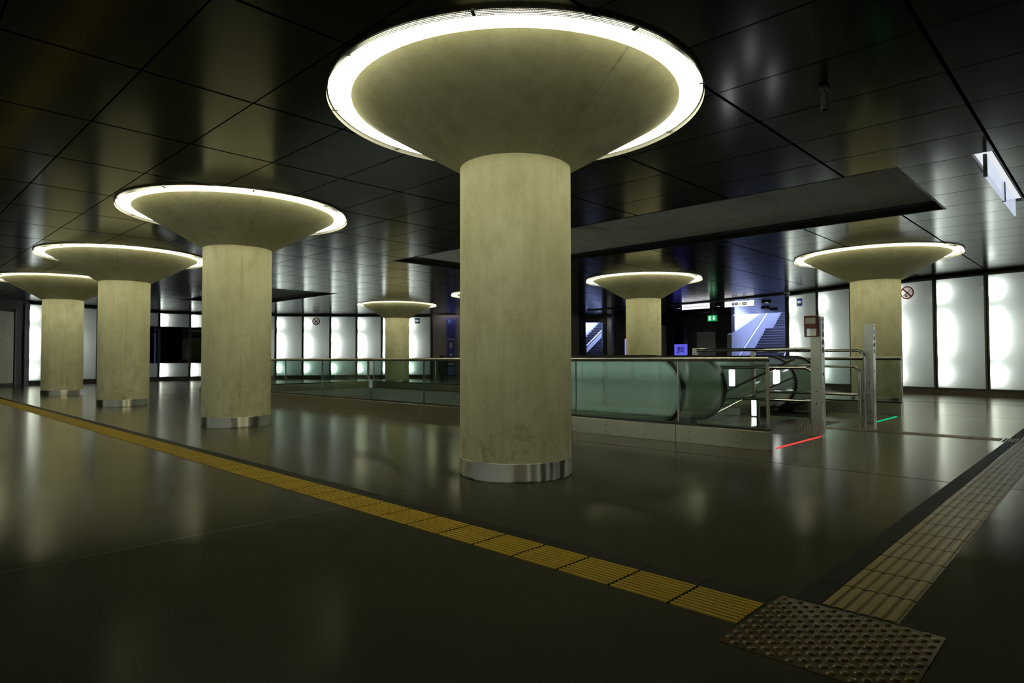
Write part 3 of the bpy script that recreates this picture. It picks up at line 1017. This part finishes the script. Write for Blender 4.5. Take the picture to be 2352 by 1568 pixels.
# steel tube barriers on both sides of the stairs
def barrier(x, label):
    root = empty('tube_barrier', (x, 2.98, 0), 0, label, 'barrier', 'tube barriers of the stairs')
    L = 1.80
    for zt, yo in ((1.175, 0.0), (0.915, 0.07)):
        r = 0.12
        pts = [(0, yo, 0.0), (0, yo, zt - r)]
        for k in range(1, 8):
            a = PI - (PI / 2) * k / 8
            pts.append((0, yo + r + r * math.cos(a), zt - r + r * math.sin(a)))
        pts += [(0, yo + r, zt), (0, L, zt)]
        MB().tube(pts, 0.024, 12).build('rail', M['chrome'], root, smooth=True)
    MB().tube([(0, 0.10, 0.455), (0, L, 0.455)], 0.022, 12).build('rail', M['chrome'], root, smooth=True)
    MB().box(-0.03, 0.03, L - 0.01, L + 0.06, 0.0, 1.21).build('post', M['steel'], root)
    MB().box(-0.016, 0.016, 0.82, 0.86, 0.0, 0.455).build('post', M['steel'], root)
    return root
barrier(9.14, 'steel tube barrier left of the stairs, ending at the pillar with the red box')
barrier(11.30, 'steel tube barrier right of the stairs, ending at the right steel pillar')

# signal pillars
def pillar(x, y, label, boxed):
    root = empty('signal_pillar', (x, y, 0), 0, label, 'pillar', 'steel signal pillars', 'thing')
    MB().box(0, 0.15, 0, 0.135, 0, 1.61).build('body', M['pillar_steel'], root, bevel=0.004)
    fc = MB().box(0.004, 0.146, -0.003, -0.0005, 0.02, 1.60).build('front_cover', M['steel'], root)
    for k in range(4):
        zc = 1.16 + 0.105 * k
        MB().tube([(0.075, -0.0045, zc), (0.075, -0.003, zc)], 0.040, 20).build('signal_lens', M['greypanel'] if k < 3 else M['paleblue'], fc)
    MB().box(0.055, 0.095, -0.006, -0.003, 0.815, 0.855).build('key_switch', M['seal'], fc)
    MB().box(0.06, 0.09, -0.005, -0.003, 1.555, 1.58).build('sensor', M['seal'], fc)
    for zc in (0.44, 0.60):
        MB().tube([(-0.004, 0.065, zc), (0.0, 0.065, zc)], 0.009, 10).build('screw', M['seal'], root)
    return root
pillar(8.955, 2.885, 'steel signal pillar beside the red floor light, with a dark red box near its top', True)
pillar(11.42, 2.885, 'steel signal pillar beside the green floor light, in front of the right column', False)
root = empty('emergency_box', (8.955, 2.96, 1.42), 0, 'dark red box with a white label on the left steel pillar', 'emergency box')
MB().box(-0.07, -0.001, -0.055, 0.115, 0.03, 0.20).build('body', M['red'], root, bevel=0.006)
MB().box(-0.072, -0.0705, -0.035, 0.095, 0.09, 0.17).build('notice', M['paper'], root)
b = MB()
b.box(-0.06, -0.001, -0.055, -0.04, -0.085, 0.028)
b.box(-0.06, -0.001, 0.10, 0.115, -0.085, 0.028)
b.box(-0.06, -0.001, -0.04, 0.10, -0.085, -0.072)
b.build('bracket', M['red'], root)

tag(MB().box(7.46, 8.94, 2.892, 2.918, 0.0, 0.006).build('floor_light', M['redline']), 'red light line in the floor before the near escalator', 'floor light')
tag(MB().box(11.59, 12.92, 2.892, 2.918, 0.0, 0.006).build('floor_light', M['greenline']), 'green light line in the floor before the far escalator', 'floor light')

# ------------------------------------------------------------------ tactile paving
def ribbed(name, mat, along, cross, along_axis, label, gap=0.31, ribs=6, start=0.0):
    """ribbed paving: tiles of gap length along the axis, ribs running along it; rib height 5 mm"""
    m = MB()
    a0, a1 = along
    c0, c1 = cross
    prof = []
    w = c1 - c0
    p = w / ribs
    for k in range(ribs):
        q = c0 + p * k
        prof += [(q, 0.0012), (q + p * 0.20, 0.0012), (q + p * 0.29, 0.0042), (q + p * 0.40, 0.0055), (q + p * 0.80, 0.0055), (q + p * 0.91, 0.0042)]
    prof.append((c1, 0.0012))
    a = a0
    while a < a1 - 0.01:
        b = min(a + gap - 0.012, a1)
        v, f = [], []
        for q, z in prof:
            for s in (a, b):
                v.append((s, q, z) if along_axis == 'X' else (q, s, z))
        # sunk ends
        n = len(prof)
        for i in range(n - 1):
            f.append((i * 2, i * 2 + 1, i * 2 + 3, i * 2 + 2))
        base = len(v)
        for q, z in prof:
            for s in (a, b):
                v.append((s, q, 0.0) if along_axis == 'X' else (q, s, 0.0))
        for e in (0, 1):
            for i in range(n - 1):
                f.append((i * 2 + e, i * 2 + 2 + e, base + i * 2 + 2 + e, base + i * 2 + e))
        m.add(v, f)
        a += gap
    o = m.build(name, mat)
    if along_axis == 'X':
        bed = MB().box(a0, a1, c0, c1, 0.0, 0.0006)
    else:
        bed = MB().box(c0, c1, a0, a1, 0.0, 0.0006)
    bed.build('joint_bed', M['seal_matt'], o)
    return tag(o, label, 'tactile paving')

ribbed('tactile_strip', M['yellow'], (1.115, 27.0), (2.43, 2.71), 'Y', 'long yellow ribbed guiding strip running left along the columns', ribs=9)
ribbed('tactile_strip', M['ochre'], (2.875, 14.0), (0.65, 0.94), 'X', 'pale ochre ribbed guiding strip running away at the right edge')
ribbed('tactile_strip', M['ochre'], (1.12, 3.28), (10.02, 10.34), 'Y', 'short narrow ochre strip leading to the stairs between the pillars')

def domes(name, mat, x0, x1, y0, y1, pitch, rad, h, label, seg=10, tiles=None):
    m = MB()
    m.box(x0, x1, y0, y1, 0.0, 0.0022)
    row = 0
    y = y0 + pitch * 0.4
    while y < y1 - rad:
        x = x0 + pitch * (0.4 if row % 2 == 0 else 0.9)
        while x < x1 - rad:
            m.lathe([(rad, 0.0022), (rad * 0.82, 0.0022 + h * 0.7), (rad * 0.5, 0.0022 + h)], seg, (x, y), cap=True)
            x += pitch
        y += pitch * 0.5
        row += 1
    o = m.build(name, mat, smooth=True)
    return tag(o, label, 'tactile paving')
m = domes('tactile_junction', M['brown'], 2.24, 2.85, 0.49, 1.10, 0.0665, 0.0165, 0.0045, 'brown knobbed square where the two guiding strips meet, bottom right', 14)
b = MB()
b.box(2.542, 2.548, 0.49, 1.10, 0.0022, 0.0026)
b.box(2.24, 2.85, 0.792, 0.798, 0.0022, 0.0026)
b.build('tile_joints', M['border'], m)
domes('tactile_field', M['brown'], 8.86, 11.28, 3.32, 4.12, 0.066, 0.016, 0.005, 'brown knobbed paving field in front of the stairs between the pillars', 6)
domes('tactile_field', M['brown'], 10.0, 10.40, 0.46, 1.10, 0.066, 0.016, 0.005, 'small knobbed field where the short strip meets the right strip', 6)

def border(x0, x1, y0, y1, axis, label):
    m = MB()
    a, b = (x0, x1) if axis == 'X' else (y0, y1)
    q = a
    while q < b - 0.02:
        e = min(q + 0.306, b)
        if axis == 'X':
            m.box(q, e, y0, y1, 0.0, 0.0015)
        else:
            m.box(x0, x1, q, e, 0.0, 0.0015)
        q += 0.31
    return tag(m.build('border_tiles', M['border']), label, 'paving')
border(2.715, 2.83, 1.12, 24.0, 'Y', 'narrow black tile border along the far side of the yellow strip')
border(2.88, 14.0, 0.945, 1.055, 'X', 'narrow dark tile border along the left side of the ochre strip')

# ------------------------------------------------------------------ signs and small fittings
def on_wall(px, py, a, b):
    return px, py

def wall_frame(pts, i, t, flip):
    a, b = (pts[i + 1], pts[i]) if flip else (pts[i], pts[i + 1])
    rz = math.atan2(b[1] - a[1], b[0] - a[0])
    return (a[0] + (b[0] - a[0]) * t, a[1] + (b[1] - a[1]) * t), rz

def no_smoking(loc, rz, r, label):
    root = empty('no_smoking_sign', loc, rz, label, 'sign', 'no-smoking signs')
    MB().add([(r * math.cos(2 * PI * k / 40), y, r * math.sin(2 * PI * k / 40)) for y in (-0.003,) for k in range(40)],
             [list(range(40))]).build('disc', M['film_pale'], root)
    g = MB()
    pts = [(r * q * math.cos(2 * PI * k / 40), -0.005, r * q * math.sin(2 * PI * k / 40)) for q in (0.80, 1.0) for k in range(40)]
    g.add(pts, [(k, (k + 1) % 40, 40 + (k + 1) % 40, 40 + k) for k in range(40)])
    a = PI * 0.25
    ca, sa = math.cos(a) * r * 0.85, math.sin(a) * r * 0.85
    w = r * 0.075
    g.add([(-ca - w, -0.006, sa - w), (-ca + w, -0.006, sa + w), (ca + w, -0.006, -sa + w), (ca - w, -0.006, -sa - w)], [(0, 1, 2, 3)])
    g.build('red_ring', M['film_red'], root)
    g = MB()
    g.add([(-0.5 * r, -0.0045, -0.48 * r), (0.35 * r, -0.0045, 0.1 * r), (0.28 * r, -0.0045, 0.22 * r), (-0.57 * r, -0.0045, -0.36 * r)], [(0, 1, 2, 3)])
    g.add([(0.35 * r, -0.0045, 0.3 * r), (0.5 * r, -0.0045, 0.5 * r), (0.44 * r, -0.0045, 0.56 * r), (0.28 * r, -0.0045, 0.36 * r)], [(0, 1, 2, 3)])
    g.add([(-0.3 * r, -0.0045, -0.6 * r), (0.05 * r, -0.0045, -0.6 * r), (0.05 * r, -0.0045, -0.4 * r), (-0.3 * r, -0.0045, -0.42 * r)], [(0, 1, 2, 3)])
    g.build('cigarette', M['film_black'], root)

def camera_sign(loc, rz, s, label):
    root = empty('camera_sign', loc, rz, label, 'sign', 'video camera signs')
    # blue film with the camera shape cut out of it
    g = MB()
    x0, x1, z0, z1 = -s / 2, s / 2, -s * 0.46, s * 0.5
    a0, a1, b0, b1 = -0.36 * s, 0.24 * s, -0.18 * s, 0.24 * s
    out = [(x0, z0), (x1, z0), (x1, z1), (x0, z1)]
    inn = [(a0, b0 + 0.06 * s), (a1, b0), (a1, b1 - 0.06 * s), (a0, b1)]
    v = [(x, -0.003, z) for x, z in out + inn]
    g.add(v, [(k, (k + 1) % 4, 4 + (k + 1) % 4, 4 + k) for k in range(4)])
    g.build('plate', M['film_blue'], root)
    g = MB()
    g.add([(0.26 * s, -0.0045, -0.05 * s), (0.40 * s, -0.0045, -0.13 * s), (0.42 * s, -0.0045, 0.20 * s), (0.26 * s, -0.0045, 0.1 * s)], [(0, 1, 2, 3)])
    g.build('lens_symbol', M['white'], root)
    g = MB()
    g.add([(-0.42 * s, -0.0045, -0.34 * s), (-0.12 * s, -0.0045, -0.38 * s), (-0.08 * s, -0.0045, -0.24 * s), (-0.42 * s, -0.0045, -0.2 * s)], [(0, 1, 2, 3)])
    g.build('bracket_symbol', M['white'], root)
    MB().box(-s / 2, s / 2, -0.004, -0.0005, -s * 0.58, -s * 0.47).build('text_band', M['film_pale'], root)

(px, py), rz = wall_frame(RW, 3, 0.40, False)
no_smoking((px, py, 2.99), rz, 0.195, 'round no-smoking sign on the panel right of the right column')
(px, py), rz = wall_frame(RW, 0, 0.42, False)
camera_sign((px, py, 3.02), rz, 0.27, 'blue video camera sign on the right wall beside the stairs')
(px, py), rz = wall_frame(BW, 4, 0.48, True)
no_smoking((px, py, 3.04), rz, 0.20, 'small round no-smoking sign on the distant back wall panel')
(px, py), rz = wall_frame(BW, 0, 0.42, True)
camera_sign((px, py, 3.09), rz, 0.27, 'small blue video camera sign on the back wall panel by the distant column')

# hanging direction signs
def hanging_sign(y0, y1, label):
    root = empty('direction_sign', (24.75, (y0 + y1) / 2, 3.14), 0, label, 'sign', 'lit direction signs')
    L = y1 - y0
    MB().box(0.0, 0.06, -L / 2, L / 2, 0.0, 0.225).build('case', M['frame'], root)
    MB().box(-0.004, -0.0005, -L / 2, L / 2, 0.0, 0.225).build('face', M['signlight'], root)
    MB().tube([(0.03, -L * 0.3, 0.225), (0.03, -L * 0.3, CEIL - 3.14)], 0.01, 8).build('hanger', M['frame'], root)
    MB().tube([(0.03, L * 0.3, 0.225), (0.03, L * 0.3, CEIL - 3.14)], 0.01, 8).build('hanger', M['frame'], root)
    return root
R90 = (PI / 2, 0, -PI / 2)
r = hanging_sign(12.34, 13.62, 'white lit direction sign reading Ubierring and Alteburger Straße')
text_mesh('lettering', 'Ubierring', 0.095, M['blackprint'], r, (-0.006, 0.37, 0.11), R90, 0.0005)
text_mesh('lettering', 'Alteburger Straße', 0.095, M['blackprint'], r, (-0.006, -0.20, 0.11), R90, 0.0005)
r = hanging_sign(10.44, 11.68, 'white lit sign with line numbers 15, 16 and 142')
for yy, wd, tx in ((0.245, 0.12, '15'), (0.105, 0.12, '16'), (-0.22, 0.17, '142')):
    nb = MB().box(-0.0065, -0.0045, yy - wd / 2, yy + wd / 2, 0.055, 0.165).build('number_box', M['blackprint'], r)
    text_mesh('number', tx, 0.095, M['signlight'], nb, (-0.0075, yy, 0.11), R90, 0.0003)
MB().tube([(-0.007, -0.05, 0.11), (-0.0045, -0.05, 0.11)], 0.05, 24).build('green_dot', M['greendot'], r)

root = empty('exit_sign', (25.2, 12.455, 2.62), 0, 'green emergency exit sign with an arrow, hanging from the ceiling', 'sign')
MB().box(0.0, 0.08, -0.21, 0.21, 0.0, 0.26).build('case', M['frame'], root)
MB().box(-0.004, -0.0005, -0.205, 0.205, 0.005, 0.255).build('face', M['exitgreen'], root)
MB().box(-0.0065, -0.0045, 0.06, 0.155, 0.04, 0.22).build('door_symbol', M['exitwhite'], root)
g = MB()
g.add([(-0.006, -0.075 + dy, dz) for dy, dz in ((0.03, 0.23), (-0.03, 0.23), (-0.03, 0.13), (-0.075, 0.13), (0.0, 0.03), (0.075, 0.13), (0.03, 0.13))], [tuple(range(7))])
g.build('arrow', M['exitwhite'], root)
MB().box(0.02, 0.08, -0.035, 0.035, 0.26, CEIL - 2.62).build('pole', M['frame'], root)

# downlights of the side hall
dl = [(26.1, 10.5, 'black ring downlight right of the number sign, nearest'), (29.2, 11.8, 'black ring downlight above the right stairs, left of a pair'), (30.3, 11.85, 'black ring downlight above the right stairs, right of a pair'),
      (26.3, 12.7, 'black ring downlight between the two hanging signs'), (29.5, 14.9, 'black ring downlight below the street name sign, left of a pair'), (30.3, 14.95, 'black ring downlight just left of the exit sign pole'),
      (26.1, 14.5, 'black ring downlight left of the street name sign'), (28.19, 20.04, 'black ring downlight right of the distant left stairs')]
for i, (x, y, lb) in enumerate(dl):
    if i == 0:
        d0 = empty('downlight', (x, y, CEIL))
        MB().lathe([(0.12, -0.001), (0.19, -0.001), (0.19, -0.07), (0.14, -0.07), (0.12, -0.03)], 28, cap=False).build('housing', M['dark'], d0, smooth=True)
        MB().lathe([(0.01, -0.052), (0.118, -0.052), (0.118, -0.045), (0.01, -0.045)], 24).build('lamp', M['downlight'], d0)
        r = d0
    else:
        r = copy_tree(d0)
    r.location = (x, y, CEIL)
    tag(r, lb, 'ceiling light', 'downlights of the side hall')

# dome camera on the ceiling, and the spot
root = empty('dome_camera', (23.05, 8.55, CEIL), 0, 'white dome camera on the ceiling above the camera sign panel', 'security camera')
MB().lathe([(0.02, -0.001), (0.11, -0.001), (0.11, -0.05), (0.09, -0.07)], 24).build('housing', M['paper'], root, smooth=True)
MB().lathe([(0.088, -0.071), (0.075, -0.11), (0.045, -0.14), (0.005, -0.15)], 24).build('dome', M['rubber'], root, smooth=True)

root = empty('ceiling_spotlight', (5.78, 1.80, CEIL), 0, 'small dark cylinder spotlight hanging from the black ceiling, upper right', 'spotlight')
MB().box(-0.05, 0.05, -0.035, 0.035, -0.03, -0.001).build('mount', M['dark'], root, bevel=0.004)
MB().tube([(0, 0, -0.03), (0, 0, -0.06)], 0.012, 10).build('stem', M['dark'], root)
MB().lathe([(0.026, -0.06), (0.033, -0.065), (0.033, -0.205), (0.026, -0.206), (0.024, -0.18), (0.005, -0.18)], 20).build('barrel', M['wallgrey'], root, smooth=True)

# long light box recessed in the ceiling at the top right
root = empty('light_box_sign', (10.5, 1.10, CEIL), 0, 'long lit glass sign box hanging from the ceiling at the right edge', 'sign')
t = MB()
t.box(-1.60, -1.58, -0.11, 0.11, 0.0, 0.11)
t.box(1.58, 1.60, -0.11, 0.11, 0.0, 0.11)
t.box(-1.58, 1.58, -0.11, -0.095, 0.0, 0.11)
t.box(-1.58, 1.58, 0.095, 0.11, 0.0, 0.11)
t.build('tray', M['dark'], root)
MB().box(-1.575, 1.575, -0.09, 0.09, 0.045, 0.06).build('lamp_cover', M['boxlight'], root)
def make_lit_plate():
    m, t, b, o = nt('edge_lit_glass_plate')
    t.nodes.remove(b)
    e = N(t, 'ShaderNodeEmission')
    e.inputs['Color'].default_value = (0.72, 0.82, 1.0, 1)
    e.inputs['Strength'].default_value = 0.9
    tr = N(t, 'ShaderNodeBsdfTransparent')
    mx = N(t, 'ShaderNodeMixShader')
    mx.inputs[0].default_value = 0.45
    t.links.new(e.outputs[0], mx.inputs[1])
    t.links.new(tr.outputs[0], mx.inputs[2])
    t.links.new(mx.outputs[0], o.inputs['Surface'])
    return m
M['litplate'] = make_lit_plate()
for x0, x1 in ((-1.30, 0.28), (0.34, 1.575)):
    MB().box(x0, x1, -0.012, 0.008, -0.22, 0.04).build('glass_plate', M['litplate'], root)
for x in (-1.33, 0.31):
    MB().box(x - 0.025, x + 0.025, -0.02, 0.016, -0.225, 0.04).build('bracket', M['seal'], root)
for x0, x1 in ((-1.22, -1.15), (-0.55, -0.50), (-0.46, -0.38)):
    MB().box(x0, x1, 0.0085, 0.010, -0.17, -0.06).build('printed_mark', M['greypanel'], root)

# police information pillar on the stone wall
ux, uy = (PW1[0] - PW0[0]) / L if False else math.cos(math.atan2(PW1[1] - PW0[1], PW1[0] - PW0[0])), math.sin(math.atan2(PW1[1] - PW0[1], PW1[0] - PW0[0]))
def along_stone(d, off):
    return (PW0[0] + ux * d + uy * off, PW0[1] + uy * d - ux * off)
RZS = math.atan2(uy, ux)
p = along_stone(0.97, 0.03)
root = empty('police_sign', (p[0], p[1], 0.12), RZS, 'tall dark blue police sign with dashed edges on the stone wall', 'sign')
MB().box(-0.27, 0.27, -0.05, 0.0, 0.0, 3.14).build('board', M['policeblue'], root)
d = MB()
for k in range(26):
    for x in (-0.225, 0.225):
        d.box(x - 0.012, x + 0.012, -0.053, -0.0505, 0.06 + 0.119 * k, 0.06 + 0.119 * k + 0.06)
d.build('dashed_edge', M['paper'], root)
MB().box(-0.17, -0.02, -0.053, -0.0505, 2.85, 3.03).build('blue_square', M['paleblue'], root)
text_mesh('lettering', 'POLIZEI', 0.125, M['paper'], root, (0, -0.053, 1.98), (PI / 2, 0, 0), 0.0005)
s = MB()
s.add([(x, -0.0515, z) for x, z in ((-0.11, 1.80), (0.11, 1.80), (0.11, 1.60), (0.0, 1.45), (-0.11, 1.60))], [(0, 1, 2, 3, 4)])
crest = s.build('crest', M['paper'], root)
s = MB()
s.add([(x, -0.0525, z) for x, z in ((-0.095, 1.785), (0.095, 1.785), (0.095, 1.61), (0.0, 1.475), (-0.095, 1.61))], [(0, 1, 2, 3, 4)])
s.build('crest_field', M['policeblue'], crest)
s = MB()
s.add([(x, -0.0535, z) for x, z in ((-0.05, 1.74), (0.03, 1.76), (0.06, 1.70), (0.0, 1.66), (0.05, 1.58), (-0.02, 1.52), (-0.06, 1.58), (0.0, 1.60), (-0.05, 1.67))], [tuple(range(9))])
s.build('crest_figure', M['paper'], crest)
for z0, mm in ((1.10, 'paper'), (0.97, 'red'), (0.84, 'paper')):
    MB().box(-0.055, 0.055, -0.056, -0.0505, z0, z0 + 0.12).build('call_button_plate', M[mm], root)
MB().box(-0.15, 0.15, -0.053, -0.0505, 0.60, 0.72).build('notice', M['paper'], root)
MB().box(-0.17, 0.17, -0.058, -0.0505, 0.05, 0.5).build('foot_reflection', M['paleblue'], root)  # paler blue of a reflection in the glass, put into a plate

for d0, lb in ((0.75, 'small lit strip lamp on the ceiling above the litter bin'), (2.1, 'lit strip lamp on the ceiling right of the police sign'), (4.2, 'lit strip lamp on the ceiling over the stone wall, behind the nearest column')):
    p = along_stone(d0, 0.9)
    r = empty('strip_lamp', (p[0], p[1], CEIL), RZS, lb, 'ceiling light', 'strip lamps by the stone wall')
    MB().box(-0.46, 0.46, -0.07, 0.07, -0.05, -0.001).build('housing', M['frame'], r)
    MB().box(-0.43, 0.43, 0.071, 0.08, -0.046, -0.006).build('lens', M['striplamp'], r)
p = along_stone(0.50, 0.45)
root = empty('litter_bin', (p[0], p[1], 0), RZS, 'dark litter bin with a heaped top beside the police sign', 'litter bin')
MB().box(-0.2, 0.2, -0.2, 0.2, 0.28, 1.10).build('body', M['binmat'], root, bevel=0.03)
MB().lathe([(0.06, 0.0), (0.06, 0.28)], 14).build('foot', M['binmat'], root)
MB().lathe([(0.17, 1.10), (0.16, 1.16), (0.10, 1.24), (0.02, 1.27)], 16).build('lid', M['binmat'], root, smooth=True)

# kiosk fronts of the dark east wall
root = empty('poster_screen', (32.88, 18.17, 1.22), 0, 'blue glowing poster screen in the dark wall behind the escalators', 'screen')
MB().box(-0.03, 0.0, -0.46, 0.46, -0.04, 0.68).build('case', M['dark'], root)
MB().box(-0.036, -0.0305, -0.41, 0.41, 0.0, 0.64).build('picture', M['screen'], root)
root = empty('poster_screen', (29.60, 19.70, 1.25), math.radians(43.9), 'narrow blue glowing screen left of the column behind the escalators', 'screen')
MB().box(-0.05, 0.0, -0.13, 0.13, -1.25, 0.95).build('case', M['dark'], root)
MB().box(-0.056, -0.0505, -0.08, 0.10, 0.0, 0.89).build('picture', emit('blue_light_panel', (0.30, 0.32, 1.0), 0.9), root)
tag(MB().box(32.82, 32.899, 16.07, 17.16, 0.05, 2.52).build('grey_panel', M['greypanel']), 'plain grey metal panel in the dark wall left of the right stairs', 'panel')
tag(MB().box(32.70, 32.899, 19.12, 19.50, 0.0, 3.0).build('steel_post', M['greypanel']), 'upright steel post right of the column behind the escalators', 'post', None, 'thing')
root = empty('display_case', (32.86, 17.5, 2.0), 0, 'dark blue display window above the blue poster screen', 'display case')
MB().box(-0.03, 0.03, 0.25, 1.1, -0.1, 0.65).build('window', plain('dark_blue_window', (0.01, 0.012, 0.05), 0.2), root)
MB().box(-0.034, 0.03, 1.1, 1.16, -0.1, 0.65).build('frame', M['frame'], root)

# ------------------------------------------------------------------ the daylit stairs
def up_stair(loc, ang, width, label, n1, run, first, wall_a, wall_k, rail_a, rail_k, mid=None):
    """flight heading along local x; the left wall top is wall_a + wall_k * x, the rail line rail_a + rail_k * x"""
    root = empty('daylit_stairs', loc, ang, label, 'stairs', 'stairs up to the street')
    st, ns = MB(), MB()
    x, z = 0.0, 0.0
    for k in range(n1 + 9):
        if k == n1:
            x += 1.4
        z += 0.16
        if x >= first:
            st.box(x, x + run if k != n1 - 1 else x + run + 1.41, -width, 0.0, max(z - 0.7, 0.0), z)
            ns.box(x - 0.008, x + 0.045, -width, -0.002, z - 0.012, z + 0.004)
        x += run
    st.build('steps', M['stairstone'], root)
    ns.build('nosings', M['nosing'], root)
    Lx = x + 2.0
    x0 = first - 1.2
    def side(y0, y1, za, zb, nm):
        w = MB()
        v = []
        for y in (y0, y1):
            v += [(x0, y, 0.0), (Lx, y, 0.0), (Lx, y, zb), (x0, y, za)]
        w.add(v, [(0, 1, 2, 3), (4, 7, 6, 5), (0, 4, 5, 1), (3, 2, 6, 7), (0, 3, 7, 4), (1, 5, 6, 2)])
        w.build(nm, M['blueconcrete'], root)
    side(0.0, 0.25, wall_a + wall_k * x0, wall_a + wall_k * Lx, 'side_wall')
    side(-width - 0.25, -width, 3.4, 5.5, 'side_wall')
    xe = min(x, 9.0)
    h = MB().tube([(x0 + 0.2, -0.10, rail_a + rail_k * (x0 + 0.2)), (xe * 0.5, -0.10, rail_a + rail_k * xe * 0.5), (xe, -0.10, rail_a + rail_k * xe)], 0.04, 10)
    h.build('handrail', M['whiterail'], root, smooth=True)
    if mid:
        y, za, zb, kk = mid
        b = MB()
        v = []
        for yy in (-y, -y - 0.03):
            v += [(first, yy, za + kk * first), (xe, yy, za + kk * xe), (xe, yy, zb + kk * xe), (first, yy, zb + kk * first)]
        b.add(v, [(0, 1, 2, 3), (4, 7, 6, 5), (0, 4, 5, 1), (3, 2, 6, 7), (0, 3, 7, 4), (1, 5, 6, 2)])
        b.build('middle_balustrade', M['whiterail'], root)
        MB().tube([(first, -y, zb + 0.12 + kk * first), (xe, -y, zb + 0.12 + kk * xe)], 0.04, 10).build('handrail', M['whiterail'], root, smooth=True)
    else:
        yw = -width * 0.66
        h = MB().tube([(-0.3, yw, 0.9), (0.0, yw, 0.95), (n1 * run, yw, 0.95 + n1 * 0.16)], 0.035, 10)
        h.build('handrail', M['whiterail'], root, smooth=True)
    return root
M['whiterail'] = plain('white_painted_metal', (0.85, 0.86, 0.88), 0.5, 0, 0.03)
up_stair((33.75, 15.12, 0), math.radians(6.1), 3.4, 'daylit stairs up to the street at the right, dark steps and pale wall', 18, 0.29, 0.0, 2.64, 0.27, 1.33, 0.50)
up_stair((26.87, 22.96, 0), math.radians(14.3), 3.0, 'distant daylit stairs seen between dark walls left of the middle', 22, 0.36, 2.3, 0.20, 0.44, 0.75, 0.44, (1.25, 0.45, 0.72, 0.41))
